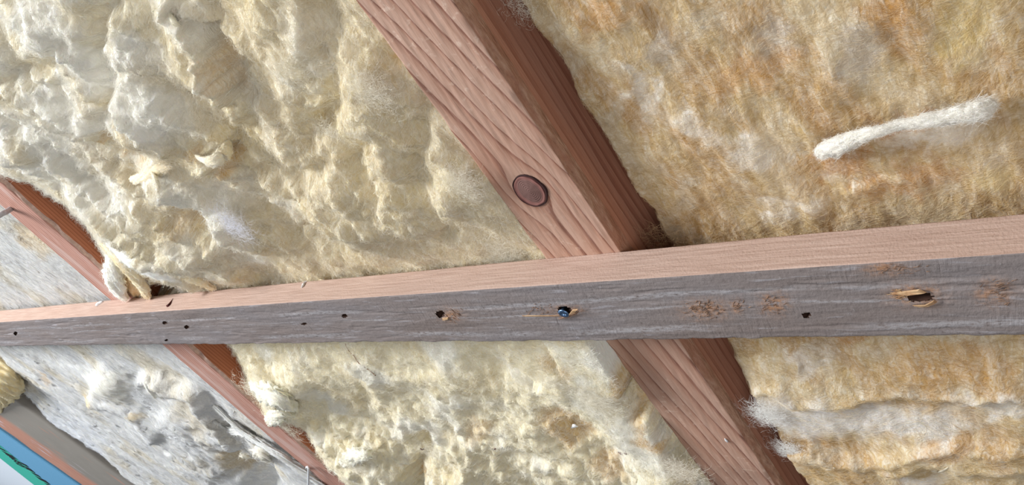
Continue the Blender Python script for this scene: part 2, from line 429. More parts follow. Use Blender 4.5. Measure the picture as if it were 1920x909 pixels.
def tuft(b, x, y, r, n, z=0.0, col=(246, 240, 224), ang=None, length=1.0, flat=.5):
    """a loose tuft of fibres teased out of a batt: pixel centre, pixel radius"""
    c = loc(x, y, 0); zz, _ = b.h(c[None, 0], c[None, 1]); c = loc(x, y, float(zz[0])); d = dist(c[0], c[1]); R = r * d / F * 1.5
    K = 9; n = int(n * 1.4); th = rng.random(n) * 2 * np.pi if ang is None else math.radians(ang) + .7 * rng.standard_normal(n)
    p = c + np.stack([rng.standard_normal(n), rng.standard_normal(n), np.zeros(n)], -1) * R * .5
    el = flat * rng.random(n) ** 2; L = R * length * (.25 + .6 * rng.random(n)); P = np.zeros((n, K, 3)); dth = .28 * rng.standard_normal(n)
    p[:, 2] += z * .001 + .0004
    for i in range(K):
        P[:, i] = p; p = p + (np.stack([np.cos(th) * np.cos(el), np.sin(th) * np.cos(el), np.sin(el)], -1)) * (L / K)[:, None]
        th = th + dth + .18 * rng.standard_normal(n); el = el - .14
    return fibres('tuft', P, .000028 * d / .36 * (.6 + .8 * rng.random(n)), lin(*col), b.ob, b.o)
def tube(pts, rs, flat=.6, segs=26, sub=10, rough=.18, seed=0, fr=120, twist=0.0):
    """irregular rope of wool through points of the ceiling frame"""
    pts = np.asarray(pts, float); m = len(pts); t = np.linspace(0, m - 1, (m - 1) * sub + 1)
    def cr_(A):
        A = np.asarray(A, float); out = []
        for q in t:
            i = min(int(q), m - 2); f = q - i; p = [A[max(i - 1, 0)], A[i], A[i + 1], A[min(i + 2, m - 1)]]
            out.append(.5 * (2 * p[1] + (p[2] - p[0]) * f + (2 * p[0] - 5 * p[1] + 4 * p[2] - p[3]) * f * f + (3 * p[1] - p[0] - 3 * p[2] + p[3]) * f ** 3))
        return np.array(out)
    C = cr_(pts); Rr = np.maximum(cr_(rs), 1e-5)
    T = np.gradient(C, axis=0); T /= np.linalg.norm(T, axis=1)[:, None]
    S = np.cross(T, [0, 0, 1.0]); S /= np.linalg.norm(S, axis=1)[:, None] + 1e-9; U = np.cross(S, T)
    a = np.linspace(0, 2 * np.pi, segs, endpoint=False)
    s0 = np.linspace(0, 1, len(C)); A2, S2 = np.meshgrid(a + 0, s0)
    Lr = np.linalg.norm(np.diff(C, axis=0), axis=1).sum()
    nz = 1 + rough * (fbm(S2 * Lr * fr + 3 * np.cos(A2), 2 * np.sin(A2) + S2 * Lr * fr * .3, 4, seed))
    ca, sa = np.cos(A2 + twist * S2), np.sin(A2 + twist * S2)
    V = C[:, None] + (S[:, None] * (ca * nz)[..., None] + U[:, None] * (sa * nz * flat)[..., None]) * Rr[:, None, None]
    k = len(C); idx = np.arange(k * segs).reshape(k, segs); j = np.roll(idx, -1, 1)
    q = [tuple(r) for r in np.stack([idx[:-1], j[:-1], j[1:], idx[1:]], -1).reshape(-1, 4)]
    q += [tuple(idx[0][::-1]), tuple(idx[-1])]
    return V, V.reshape(-1, 3), q
def tube_fibres(V, n, length, rad, col, parent, o, lift=.00022, along=.22):
    k, sg, _ = V.shape
    i = rng.integers(0, k - 1, n); j = rng.integers(0, sg, n); K = 6
    p = V[i, j] + (V[i + 1, j] - V[i, j]) * rng.random(n)[:, None]; cen = V.mean(1)[i]
    nn = p - cen; nn /= np.linalg.norm(nn, axis=1)[:, None] + 1e-9
    T = V[np.minimum(i + 1, k - 1), j] - V[i, j]; T /= np.linalg.norm(T, axis=1)[:, None] + 1e-9
    B = np.cross(nn, T); th = along * 2 * rng.standard_normal(n); sgn = np.where(rng.random(n) < .5, 1, -1)
    P = np.zeros((n, K, 3)); L = length * (.4 + rng.random(n)); lf = lift * rng.random(n) ** 2 * 2; dth = .2 * rng.standard_normal(n)
    q = p.copy()
    for m in range(K):
        t = m / (K - 1); P[:, m] = q + nn * (.00005 + lf * t)[:, None] - nn * (L * L * t * t * 8)[:, None] * .0
        q = q + (T * np.cos(th)[:, None] + B * np.sin(th)[:, None]) * (sgn * L / K)[:, None]; th = th + dth
    wv = np.clip(.5 + .3 * rng.standard_normal(n), 0, 1)[:, None]
    return fibres('surface_fibres', P, rad * (.6 + .8 * rng.random(n)), lin(*col) * (1 - wv) + lin(252, 250, 244) * wv, parent, o)
def wool_rope(name, pts, rs, col, parent=None, o=None, label=None, cat=None, n=1500, flat=.6, rough=.3, seed=1, fr=120, fl=.0032, res=1):
    V, v, f = tube(pts, rs, flat, 26 * res, 10 * res, rough=rough, seed=seed, fr=fr)
    par = o is not None
    if not par: o = np.asarray(pts, float).mean(0)
    x = noise(v[:, 0] * 300, v[:, 1] * 300, seed)[:, None] * .08
    me = mesh(name, v, f, o, attrs={'tint': lin(*col) * (1 + x)})
    ob = link(name, me, parent, (0, 0, 0) if parent is not None else o, [WOOL])
    if label: tag(ob, label, cat)
    d = dist(v[0, 0], v[0, 1]) / .36
    tube_fibres(V, n, fl * d ** .6, .000042 * d ** .8, col, ob, o)
    return ob

def loft(S, loop, disp=None, axis=1):
    """sweep a closed cross-section (m, 2: across, height) along stations; disp(s, a, b, i) -> offsets"""
    S = np.asarray(S); loop = np.asarray(loop); n, m = len(S), len(loop)
    s = np.repeat(S[:, None], m, 1); a = np.repeat(loop[None, :, 0], n, 0); b = np.repeat(loop[None, :, 1], n, 0)
    if disp is not None:
        da, db = disp(s, a, b); a = a + da; b = b + db
    V = np.stack([a, s, b] if axis == 1 else [s, a, b], -1)
    idx = np.arange(n * m).reshape(n, m); j = np.roll(idx, -1, 1)
    q = np.stack([idx[:-1], j[:-1], j[1:], idx[1:]], -1) if axis == 1 else np.stack([idx[:-1], idx[1:], j[1:], j[:-1]], -1)
    return V.reshape(-1, 3), q   # q (n-1, m, 4)
def stations(a, b, c, step):
    t = np.linspace(a, b, 4000); w = 1 / (step * np.sqrt(t * t + c * c + D * D) / .33)
    cw = np.concatenate([[0], np.cumsum((w[1:] + w[:-1]) / 2 * np.diff(t))])
    return np.interp(np.linspace(0, cw[-1], int(cw[-1]) + 2), cw, t)

# ------------------------------------------------------------------ setting: the boarding behind the insulation
SARK = plain('roof boarding', (126, 86, 62), .85)
v = [(-2.6, -1.6, -.12), (.6, -1.6, -.12), (.6, .7, -.12), (-2.6, .7, -.12), (-2.6, -1.6, -.1), (.6, -1.6, -.1), (.6, .7, -.1), (-2.6, .7, -.1)]
ce = link('ceiling', mesh('ceiling', v, [(3, 2, 1, 0), (4, 5, 6, 7), (0, 1, 5, 4), (1, 2, 6, 5), (2, 3, 7, 6), (3, 0, 4, 7)], (-1, -.4, -.11), smooth=False), None, (-1, -.4, -.11), [SARK])
ce['kind'] = 'structure'

# ------------------------------------------------------------------ near rafter
def rafter(name, x0, x1, o, yr, mats, chip, hole=None, rough=.00025, wane=0):
    nf, ns = 60, 60
    loop = [(x, 0.0) for x in np.linspace(x0, x1 - .0022, nf)]
    loop += [(x1 - .0022 + .0022 * t, -.0026 * t) for t in np.linspace(0, 1, 9)[1:]]
    loop += [(x1, z) for z in np.linspace(-.0026, -.09, ns)[1:]]
    loop += [(x0, -.09)] + [(x0, z) for z in np.linspace(-.09, -.0006, 20)[1:]]
    loop = np.array(loop); m = len(loop); S = stations(*yr, abs((x0 + x1) / 2), .0016)
    mi = np.zeros(m, int); mi[nf - 1:nf + 7] = 2; mi[nf + 7:] = 1; mi[nf + 7:nf + 7 + wane] = 2
    def disp(s, a, b):
        e = np.exp(-((a - x1) / .003) ** 2) * np.exp(-((b) / .004) ** 2)
        c = chip * e * np.maximum(0, fbm(s * 60, b * 100, 4, 5) + .25)
        l = np.exp(-((a - x0) / .001) ** 2) * np.exp(-(b / .002) ** 2) * .0005 * fbm(s * 80, b * 50, 3, 8)
        fr = (b > -.0005) * rough * fbm(a * 400, s * 60, 3, 15)
        return -c * 1.0 + l, -c * .9 + fr
    V, q = loft(S, loop, disp)
    mi = np.repeat(mi[None], len(S) - 1, 0)
    if hole is not None:
        cen = V[q].mean(2); u, w = cen[..., 0] - hole[0], cen[..., 1] - hole[1]
        inside = (np.hypot(u / hole[2], w / hole[3]) < 1) & (cen[..., 2] > -.002)
        q2, m2 = q[~inside], mi[~inside]
    else: q2, m2 = q.reshape(-1, 4), mi.ravel()
    return link(name, mesh(name, V, q2.reshape(-1, 4), o, m2.ravel()), None, o, mats)
kr = np.array([.0078, .0094])
near = rafter('rafter', RX0, RX1, RO, (-.9, .25), [rafter_front(), rafter_side(), rafter_wane()], .0020, None, wane=2)
tag(near, 'pink pine rafter with a dark round knot, crossing behind the grey batten', 'rafter')
# knot: a slightly domed oval plug with a raised bark ring, leaning along the grain
t = np.linspace(0, 2 * np.pi, 72, endpoint=False); rr = np.linspace(0, 1, 16)
kv = [(0, 0, .0006)]; kf = []
ang = math.radians(-18)
for i, r in enumerate(rr[1:]):
    w = 1 + .03 * np.sin(2 * t + 1) + .012 * np.sin(7 * t)
    h = .0007 - .0004 * r * r + (.0005 * math.exp(-((r - .92) / .05) ** 2)) - (.0012 if i == 14 else 0)
    ex, ey = r * kr[0] * w * np.cos(t), r * kr[1] * w * np.sin(t)
    kv += [(a * math.cos(ang) - b * math.sin(ang), a * math.sin(ang) + b * math.cos(ang), h + .00008 * r * math.sin(9 * q)) for a, b, q in zip(ex, ey, t)]
for j in range(72): kf.append((0, 1 + j, 1 + (j + 1) % 72))
for i in range(14):
    for j in range(72): a, b = 1 + i * 72 + j, 1 + i * 72 + (j + 1) % 72; kf.append((a, a + 72, b + 72, b))
kn = link('knot', mesh('knot', kv, kf), near, tuple(KN - RO), [knot_mat()]); kn['label'] = 'dark brown oval knot with growth rings'
bv, bf = [], []
for j in range(72):
    w = 1 + .03 * math.sin(2 * t[j] + 1) + .012 * math.sin(7 * t[j])
    thick = .035 + .09 * max(0, math.cos(t[j] - .1)) ** 3 + .015 * math.sin(5 * t[j])
    for r, h in ((.97, .0001), (.985, .0007), (1.0 + thick * .6, .0006), (1.0 + thick, -.0002)):
        a, b = r * kr[0] * w * math.cos(t[j]), r * kr[1] * w * math.sin(t[j])
        bv.append((a * math.cos(ang) - b * math.sin(ang), a * math.sin(ang) + b * math.cos(ang), h))
for j in range(72):
    for k in range(3): a = j * 4 + k; b = ((j + 1) % 72) * 4 + k; bf.append((a, a + 1, b + 1, b))
br = link('bark_ring', mesh('bark_ring', bv, bf), kn, (0, 0, 0), [plain('knot bark', (62, 36, 34), .8)])
# far rafter
far = rafter('rafter', LX0, LX1, LO, (-1.0, .4), [far_rafter(True), far_rafter(False), plain('pale scraped arris', (206, 172, 156), .8)], .0042, None)
tag(far, 'brown pine rafter with a bare side face, left of the large fluffy batt', 'rafter')

# ------------------------------------------------------------------ batten
def batten():
    nf, nt = 74, 36
    c = .0007
    loop = [(y, BT) for y in np.linspace(BY0 + c, BY1 - c, nf)]
    loop += [(BY1 - c * .4, BT - c * .4)] + [(BY1, z) for z in np.linspace(BT - c, 0, nt)]
    loop += [(y, 0.0) for y in np.linspace(BY1, BY0, 6)[1:]] + [(BY0, z) for z in np.linspace(0, BT - c, 14)[1:]] + [(BY0 + c * .4, BT - c * .4)]
    loop = np.array(loop)[::-1]; m = len(loop)
    S = stations(-2.0, .12, abs(BY0), .00105)
    raw = [(1325, 580, 42, 18), (1720, 552, 46, 20), (845, 590, 20, 12), (1865, 548, 34, 22), (1450, 570, 26, 20), (1060, 583, 34, 10), (1660, 505, 40, 12), (1380, 575, 14, 12)]
    def disp(s, a, b):
        front = (b > BT - .0001); edge = np.exp(-((a - BY1) / .0012) ** 2) * front + np.exp(-((a - BY0) / .0010) ** 2) * (b > BT * .3)
        px, py = pix(np.stack([s, a, np.full_like(s, BT)], -1))
        led = fbm(s * 14, a * 190, 4, 11); flake = sst(.1, .5, fbm(s * 30, a * 260, 3, 21)) * sst(-.1, .35, fbm(s * 9, a * 60, 2, 23))
        saw = np.sin((s * 1.0 - a * .18) * 3100 + 2.2 * fbm(s * 30, a * 40, 2, 31)) * sst(-.05, .35, fbm(s * 20, a * 55, 2, 33))
        z = .00020 * led - .00035 * flake + .00008 * saw + .00012 * fbm(s * 700, a * 500, 2, 41)
        for x, y, rx, ry in raw:
            g = np.exp(-((px - x) / rx) ** 2 - ((py - y) / ry) ** 2); z = z + g * .0006 * fbm(s * 420 + a * 300, a * 900 - s * 200, 3, 51)
        z = z * front - edge * .0007 * (fbm(s * 90, a * 10, 4, 61) + .35)
        top = (np.abs(a - BY1) < 1e-5) * (b < BT - .0001)
        da = top * (.00012 * fbm(s * 90, b * 700, 3, 71) + .0004 * noise(s * 9, b * 0, 72)) + .0007 * noise(s * 6, s * 0, 73) * (a < BY0 + .01) + .0006 * fbm(s * 70, b * 60, 3, 74) * (np.abs(a - BY0) < 1e-5)
        return da, z
    V, q = loft(S, loop, disp, axis=0)
    mi1 = np.full(m, 1); mi = np.repeat(mi1[None], len(S) - 1, 0)
    cen = V[q].mean(2); lc = (loop + np.roll(loop, -1, 0)) / 2
    mi[:, (lc[:, 1] > BT - .0002) | (lc[:, 0] < BY0 + .0008)] = 0
    px, py = pix(V); fm = V[:, 2] > BT - .003
    rawm = np.zeros(len(V))
    for x, y, rx, ry in raw: rawm = np.maximum(rawm, np.exp(-((px - x) / rx) ** 2 - ((py - y) / ry) ** 2))
    rawm = np.clip(rawm * 1.1, 0, 1) * fm * (.5 + .5 * sst(-.1, .3, fbm(V[:, 0] * 200, V[:, 1] * 300, 3, 44)))
    keep = np.ones(q.shape[:2], bool)
    cpx, cpy = pix(cen)
    for x, y, rx, ry, _ in HOLES:
        w = 1 + .10 * noise(cpx / 7 + x, cpy / 7, 77)
        keep &= ~((np.hypot((cpx - x) / rx, (cpy - y) / ry) < w) & (cen[..., 2] > BT - .003))
    me = mesh('batten', V, q[keep], BO, mi[keep], attrs={'raw': rawm[:, None].repeat(3, 1)})
    return link('batten', me, None, BO, [batten_front(), batten_top()])
HOLES = [(1511, 590.5, 8.5, 5.5, 9), (1724, 556, 25, 9, 11), (825, 589, 8, 7, 5), (646, 592, 6, 3.5, 5), (1058, 581, 13, 7, 4), (309, 605, 4.5, 3, 4), (350, 613, 5, 3.5, 4), (312, 637.5, 3, 1.8, 3), (29, 625, 3.5, 4, 3), (570, 607, 5, 2.5, 1.5)]
bat = batten()
tag(bat, 'rough grey weathered batten with nail holes, nailed across the rafters', 'batten')
DARK = plain('shaded hole wall', (66, 44, 34), .95); TORN = plain('torn pale wood', (206, 172, 132), .8, var=(170, 128, 92)); TORNB = plain('torn brown wood', (158, 124, 100), .9, var=(112, 88, 74))  # the dark lining paints shade into the nail holes
for x, y, rx, ry, dep in HOLES:
    c = loc(x, y, BT); ring = []; K = 28
    for lv, (k, z) in enumerate(((1.3, -.0004), (1.12, -.0007), (.85, -.0016), (.6, -.001 * dep), (.3, -.001 * dep - .0005))):
        for j in range(K):
            th = 2 * np.pi * j / K; w = 1 + .12 * math.sin(3 * th + x) + .08 * math.sin(5 * th)
            p = loc(x + rx * k * w * math.cos(th), y + ry * k * w * math.sin(th), BT); p[2] = BT + z; ring.append(p - c)
    f = [(l * K + j, (l + 1) * K + j, (l + 1) * K + (j + 1) % K, l * K + (j + 1) % K) for l in range(4) for j in range(K)] + [tuple(range(4 * K, 5 * K))]
    link('nail_hole', mesh('nail_hole', ring, f), bat, tuple(c - BO), [DARK])
def sliver(p, d, L, w, up_, K=5):
    """one tapered splinter of wood standing off the surface"""
    d = np.asarray(d, float) / np.linalg.norm(d); s = np.cross(d, [0, 0, 1.0]); s /= np.linalg.norm(s); v = []; f = []
    for i in range(K):
        t = i / (K - 1); ww = w * (1 - .8 * t ** 1.5); c = p + d * L * t + np.array([0, 0, up_ * t * t + .0001])
        v += [c - s * ww, c + np.array([0, 0, ww * .8]), c + s * ww, c - np.array([0, 0, ww * .8])]
    for i in range(K - 1):
        for j in range(4): a, b = i * 4 + j, i * 4 + (j + 1) % 4; f.append((a, b, b + 4, a + 4))
    return v, f + [(3, 2, 1, 0), tuple(range((K - 1) * 4, K * 4))]
def splinters(name, x, y, rx, ry, n, mat, L=(.0012, .0032), ang=35, sp=16, w=.00020, upz=.0007, parent=bat, o=BO, z=BT):
    vv, ff = [], []
    for _ in range(n):
        p = loc(x + rx * rng.standard_normal() * .6, y + ry * rng.standard_normal() * .6, z)
        a = math.radians(ang + sp * rng.standard_normal()); v, f = sliver(p, (math.cos(a), math.sin(a), 0), rng.uniform(*L), w * rng.uniform(.5, 1.3), upz * rng.random())
        k = len(vv); vv += v; ff += [tuple(i + k for i in g) for g in f]
    return link(name, mesh(name, vv, ff, o), parent, (0, 0, 0), [mat])
splinters('raised_grain', 1325, 580, 34, 14, 60, TORNB, ang=40, w=.00025)
splinters('raised_grain', 1385, 575, 14, 10, 16, TORNB, ang=40)
splinters('raised_grain', 1450, 572, 20, 16, 30, TORNB, ang=40)
splinters('raised_grain', 1690, 553, 16, 9, 40, TORN, ang=170, sp=25)
splinters('raised_grain', 1870, 548, 26, 18, 30, TORNB, ang=30, w=.00018)
splinters('raised_grain', 850, 590, 14, 9, 26, TORNB, ang=-40)
splinters('raised_grain', 1010, 578, 24, 8, 24, TORNB, ang=200, w=.00018)
splinters('raised_grain', 1680, 505, 36, 8, 30, TORNB, ang=20, w=.00018)
def chip(name, px, mat, parent, o, z=BT, th=.0006, tilt=.0):
    b_ = np.array([loc(x, y, z + zz) for x, y, zz in px]); k = len(b_)
    c = b_.mean(0); topv = c + (b_ - c) * .82 + np.array([0, 0, th]); v = np.concatenate([b_, topv])
    f = [tuple(range(k))[::-1], tuple(range(k, 2 * k))] + [(i, (i + 1) % k, (i + 1) % k + k, i + k) for i in range(k)]
    return link(name, mesh(name, v, f, o, smooth=False), parent, (0, 0, 0), [mat])
chip('splinter', [(1668, 549, 0), (1700, 545, 0), (1724, 542, .001), (1738, 548, .0008), (1722, 550, .0008), (1700, 553, .0003)], TORN, bat, BO)
chip('splinter', [(1710, 572, .0003), (1735, 571, .0008), (1752, 562, .001), (1758, 566, .0004), (1742, 573, .0002), (1722, 575, 0)], TORN, bat, BO)
chip('splinter', [(829, 596, .0002), (841, 594, .0004), (841, 598, .0004), (830, 600, .0002)], TORN, bat, BO)
chip('splinter', [(1046, 598, .0006), (1062, 591, .001), (1078, 586, .0016), (1087, 582, .0012), (1082, 588, .0008), (1064, 595, .0004)], TORNB, bat, BO)
chip('splinter', [(1066, 590, .001), (1074, 580, .002), (1084, 579, .002), (1078, 586, .0012)], TORN, bat, BO)
chip('splinter', [(978, 591, .0), (1010, 591, .0002), (1048, 591, .0002), (1048, 592.5, .0001), (1005, 593, .0), (980, 593, .0)], TORN, bat, BO, th=.0002)

# ------------------------------------------------------------------ insulation
CREAM, WHITE, OCHRE, GOLD = (234, 221, 186), (245, 243, 236), (214, 186, 132), (200, 158, 96)
# --- large fluffy batt, above the batten, between the rafters
A = Batt('insulation_batt', 'large fluffy cream batt above the batten, left of the knotted rafter', (LX1 + .0004, RX0 - .0004), (-.2315, .14))
X_, Y_, px, py = A.X, A.Y, A.px, A.py
eL = X_ - LX1; edge = sst(0, .05, eL)
A.base(-.004 + 0 * X_)
damp = sst(-.2106, -.17, Y_) * sst(0, .03, RX0 - X_) * sst(-.004, .02, eL)
fl = .55 + .45 * damp
A.add(1.2 * fl * A.sc * (8.0 * fbm(X_ * 17 + Y_ * 6, Y_ * 8, 2, 3) + 3.4 * billow(X_ * 38 + Y_ * 18, Y_ * 17, 2, 13) + 2.2 * fbm(X_ * 95 + Y_ * 30, Y_ * 55, 3, 23) + .9 * billow(X_ * 230 + Y_ * 60, Y_ * 120, 3, 29)) - 3)
for b in [(130, 250, 90, 110, 60, 6), (300, 205, 60, 60, 30, 6), (330, 340, 60, 50, 40, 7), (230, 420, 90, 50, 45, 6), (420, 430, 60, 40, 20, 6), (540, 150, 34, 70, -15, 6), (700, 160, 30, 60, -20, 7),
          (480, 60, 36, 60, -10, 5), (860, 350, 36, 40, 30, 5), (560, 60, 24, 50, -10, 4), (90, 80, 60, 90, 40, 5), (620, 330, 50, 30, 40, 5), (760, 300, 40, 60, -20, 5), (690, 400, 60, 24, 20, 4)]: A.bump(*b)
for pts, w, mm in [([(205, 0), (205, 70), (225, 150), (215, 200)], 20, -9), ([(385, 60), (430, 120), (452, 180)], 14, -8), ([(590, 30), (625, 110), (640, 180), (600, 240)], 20, -8), ([(440, 270), (480, 315), (560, 320), (620, 300)], 18, -7),
                   ([(205, 245), (240, 290), (290, 300)], 14, -6), ([(360, 385), (405, 425)], 16, -7), ([(480, 400), (540, 440), (640, 450)], 18, -6), ([(700, 250), (660, 300), (720, 350)], 16, -6), ([(40, 130), (110, 110), (140, 60)], 18, -5), ([(800, 200), (790, 320), (850, 420)], 18, -5)]: A.ridge(pts, w, mm)
A.cliff([(318, -20), (322, 25), (352, 45), (385, 80), (402, 118), (440, 160), (470, 240)], 9, 40, 4, -1, lip=.5)
A.cliff([(365, 295), (395, 305), (420, 290), (440, 262), (425, 240)], 6, 24, 3, 1)
A.cliff([(580, 250), (640, 330), (740, 400), (830, 430)], 4, 50, 4, 1)
A.bump(285, 552, 34, 12, 0, -9); A.torn(LX1, [-.24, -.185, -.178, -.143, -.12, -.093, -.073, .1], [-.004, -.003, -.008, -.0173, -.0185, -.0142, -.0031, .002])
A.Z = np.minimum(A.Z, .024); A.Z = np.where(Y_ < -.205, np.minimum(A.Z, -.003 + .002 * noise(X_ * 60, X_ * 0, 4)), A.Z)
A.bump(288, 550, 30, 13, -6, -26); A.bump(262, 520, 14, 20, -30, -12)
nn = fbm(X_ * 22, Y_ * 16, 4, 33)
A.tint((220, 203, 166)); A.tint(WHITE, sst(-.55, .45, -(px - 330) / 420 + nn * .75) * .85); A.tint((222, 204, 158), sst(.0, .6, fbm(X_ * 30, Y_ * 24, 3, 43)) * .6)
for p in [(425, 130, 18, 60, -30, .5), (245, 290, 30, 14, 40, .7), (205, 250, 16, 12, 0, .6), (440, 290, 24, 30, 0, .8), (730, 105, 8, 40, -30, .7), (390, 265, 20, 16, 0, .5), (360, 400, 40, 20, 30, .4), (285, 548, 44, 18, -6, .9), (262, 522, 16, 26, -30, .7), (330, 512, 60, 5, 24, .7)]: A.patch((214, 174, 104), *p[:5], p[5], 10)  # golden spots; in the carved valleys the ochre also paints their brown shade
A.build(n=150000, ang=70, spread=1.1, length=.0055, rad=.000042, lift=.0018, white=.5)
tuft(A, 625, 250, 24, 500, ang=-160, z=1); tuft(A, 945, 478, 34, 900, ang=60, z=2); tuft(A, 550, 445, 20, 500, z=1); tuft(A, 865, 340, 30, 700, z=1); tuft(A, 440, 420, 26, 600, z=1, col=(244, 244, 250))
tuft(A, 700, 165, 34, 700, z=2); tuft(A, 420, 285, 18, 250, z=1, col=(248, 236, 210)); tuft(A, 290, 330, 22, 350, z=1); tuft(A, 545, 130, 26, 500, z=1)
def lz(b, x, y, dz):
    c = loc(x, y, 0)
    for _ in range(3): z, _c = b.h(c[None, 0], c[None, 1]); c = loc(x, y, float(z[0]) + dz * .001)
    return c
def flap(b, pts, r, col, name='torn_flap', **k):
    return wool_rope(name, [lz(b, *p) for p in pts], r, col, b.ob, b.o, **k)
flap(A, [(365, 292, 1), (392, 303, 3), (415, 294, 4), (428, 272, 3), (420, 242, 0)], [.001, .003, .0036, .003, .001], (246, 232, 200), n=1500)
flap(A, [(243, 352, 2), (252, 340, 4), (275, 330, 4), (300, 318, 3), (318, 314, 0)], [.0014, .0035, .0032, .003, .001], (246, 228, 190), n=1500)
flap(A, [(285, 322, 2), (293, 340, 3), (296, 360, 1)], [.001, .002, .001], (248, 238, 214), n=600)
flap(A, [(320, -12, 3), (318, 20, 4), (330, 45, 3), (365, 62, 3), (395, 95, 3), (405, 125, 0)], [.002, .0022, .0016, .0014, .0018, .0006], (248, 240, 216), n=1500)
# torn corner over the far rafter
def ab(pts, r, col, z, **k): return wool_rope('torn_flap', [loc(x, y, z + dz * .001) for x, y, dz in pts], r, col, A.ob, A.o, **k)
ab([(205, 478, -4), (210, 505, 2), (215, 530, 3), (228, 556, -1)], [.004, .007, .009, .006], (255, 251, 238), .004, n=1800, flat=.5)
ab([(190, 455, -2), (225, 490, 4), (262, 530, 4), (275, 556, -2)], [.003, .006, .006, .004], (242, 222, 176), .004, n=1800, flat=.5)
ab([(200, 450, 0), (240, 478, 6), (290, 505, 6), (340, 530, 2)], [.004, .010, .010, .004], (255, 253, 246), .004, n=2200, flat=.5)
ab([(250, 470, 0), (300, 490, 5), (360, 520, 4), (400, 540, -2)], [.003, .006, .006, .004], (240, 220, 172), .002, n=1800, flat=.5)
ab([(238, 500, -6), (252, 530, -4), (248, 556, -8)], [.004, .007, .005], (228, 188, 120), .002, n=900, flat=.5)

# --- batt below the batten, between the rafters
B = Batt('insulation_batt', 'crumbly cream batt below the batten, left of the knotted rafter, with torn clumps', (LX1 + .0004, RX0 - .0004), (-.62, -.2325))
X_, Y_, px, py = B.X, B.Y, B.px, B.py
eL = X_ - LX1; edge = sst(0, .045, eL); eR = RX0 - X_
B.base(-.006 + 0 * X_)
damp = sst(0, .02, eR) * sst(.0, .03, eL)
low = sst(690, 830, py)
B.add(B.sc * (.5 + .5 * damp) * (4.0 * fbm(X_ * 18, Y_ * 14, 2, 103) + (1.0 + 1.6 * low) * billow(X_ * 46, Y_ * 38, 3, 113) + (.8 + .7 * low) * fbm(X_ * 130, Y_ * 110, 3, 123) + (.3 + .3 * low) * billow(X_ * 260, Y_ * 200, 3, 129)) - 1)
for b in [(520, 745, 40, 30, 30, 9), (560, 700, 40, 30, 20, 5), (690, 690, 60, 40, 10, 4), (850, 720, 60, 40, 0, 4), (730, 870, 50, 40, 20, 7), (860, 890, 50, 30, 0, 7), (660, 860, 20, 26, 0, 5)]: B.bump(*b)
for pts, w, mm in [([(790, 815), (800, 840)], 14, -8), ([(785, 870), (795, 895)], 14, -10), ([(570, 785), (600, 815)], 12, -6), ([(680, 700), (690, 780)], 14, -3)]: B.ridge(pts, w, mm)
B.add(-6 * B.sc * sst(-12, 40, polyd(px, py, [(960, 700), (1010, 735), (1080, 775), (1150, 835), (1200, 930)])[0] * -1) * np.exp(-np.maximum(0, polyd(px, py, [(960, 700), (1010, 735), (1080, 775), (1150, 835), (1200, 930)])[0] * -1) / 90))
B.slab([(915, 600), (1000, 600), (1040, 690), (1066, 735), (1020, 730), (985, 712), (950, 690), (930, 655)], 6, 14, flat=.6)
B.slab([(985, 738), (1040, 725), (1110, 748), (1175, 765), (1180, 790), (1215, 800), (1240, 850), (1290, 909), (1310, 970), (1225, 970), (1195, 885), (1150, 838), (1085, 785), (1030, 752)], 9, 16, 8, flat=.75)
s1 = B.slab([(995, 590), (1095, 590), (1122, 660), (1165, 735), (1160, 764), (1112, 750), (1060, 726), (1036, 690), (1012, 650)], 13, 13, flat=.95)
B.add(B.sc * (.7 * fbm(X_ * 60, Y_ * 40, 3, 151) + .25 * billow(X_ * 200, Y_ * 150, 2, 152)))
B.bump(1255, 880, 40, 40, -35, 5)
B.torn(LX1, [-.6, -.49, -.453, -.42, -.40, -.377, -.345, -.304, -.25], [.004, .0016, -.0022, -.014, -.0087, .0008, -.0115, -.0257, -.028], .003)
B.Z = np.minimum(B.Z, .03)
nn = fbm(X_ * 24, Y_ * 20, 4, 133)
B.tint((236, 224, 190)); B.tint(WHITE, sst(-.05, .7, nn + .05) * .7); B.tint((228, 210, 164), sst(.05, .6, fbm(X_ * 30, Y_ * 24, 3, 143)) * .6)
for p in [(1060, 800, 60, 36, 35, .8), (1195, 720, 16, 90, -22, .8), (1230, 800, 34, 14, 20, .9), (1060, 655, 40, 20, 0, .5), (790, 880, 14, 18, 0, .9), (1140, 880, 40, 30, 30, .7), (795, 820, 14, 16, 0, .6), (900, 800, 30, 20, 0, .5)]: B.patch((214, 176, 108), *p[:5], p[5], 8)  # golden torn wool; part of the recess shade is painted into this colour
B.build(n=120000, ang=20, spread=1.2, length=.0048, rad=.000042, lift=.0016)
for q in [(485, 735, 24, 500), (520, 790, 26, 600), (500, 720, 22, 400), (665, 870, 22, 500), (1120, 745, 30, 700), (1150, 735, 18, 400), (1040, 720, 24, 500), (995, 712, 22, 400), (1280, 880, 26, 500), (820, 850, 24, 400), (940, 650, 16, 250), (560, 760, 20, 300)]: tuft(B, *q, z=1)
for p, r in [([(478, 722, 2), (500, 735, 5), (530, 748, 5), (552, 765, 1)], [.005, .009, .009, .004]), ([(505, 790, 1), (525, 775, 5), (550, 770, 3)], [.005, .008, .004]), ([(640, 870, 1), (665, 855, 5), (690, 850, 2)], [.004, .007, .004])]:
    flap(B, p, r, (250, 244, 222), name='torn_clump', n=2000, flat=.8, rough=.6)

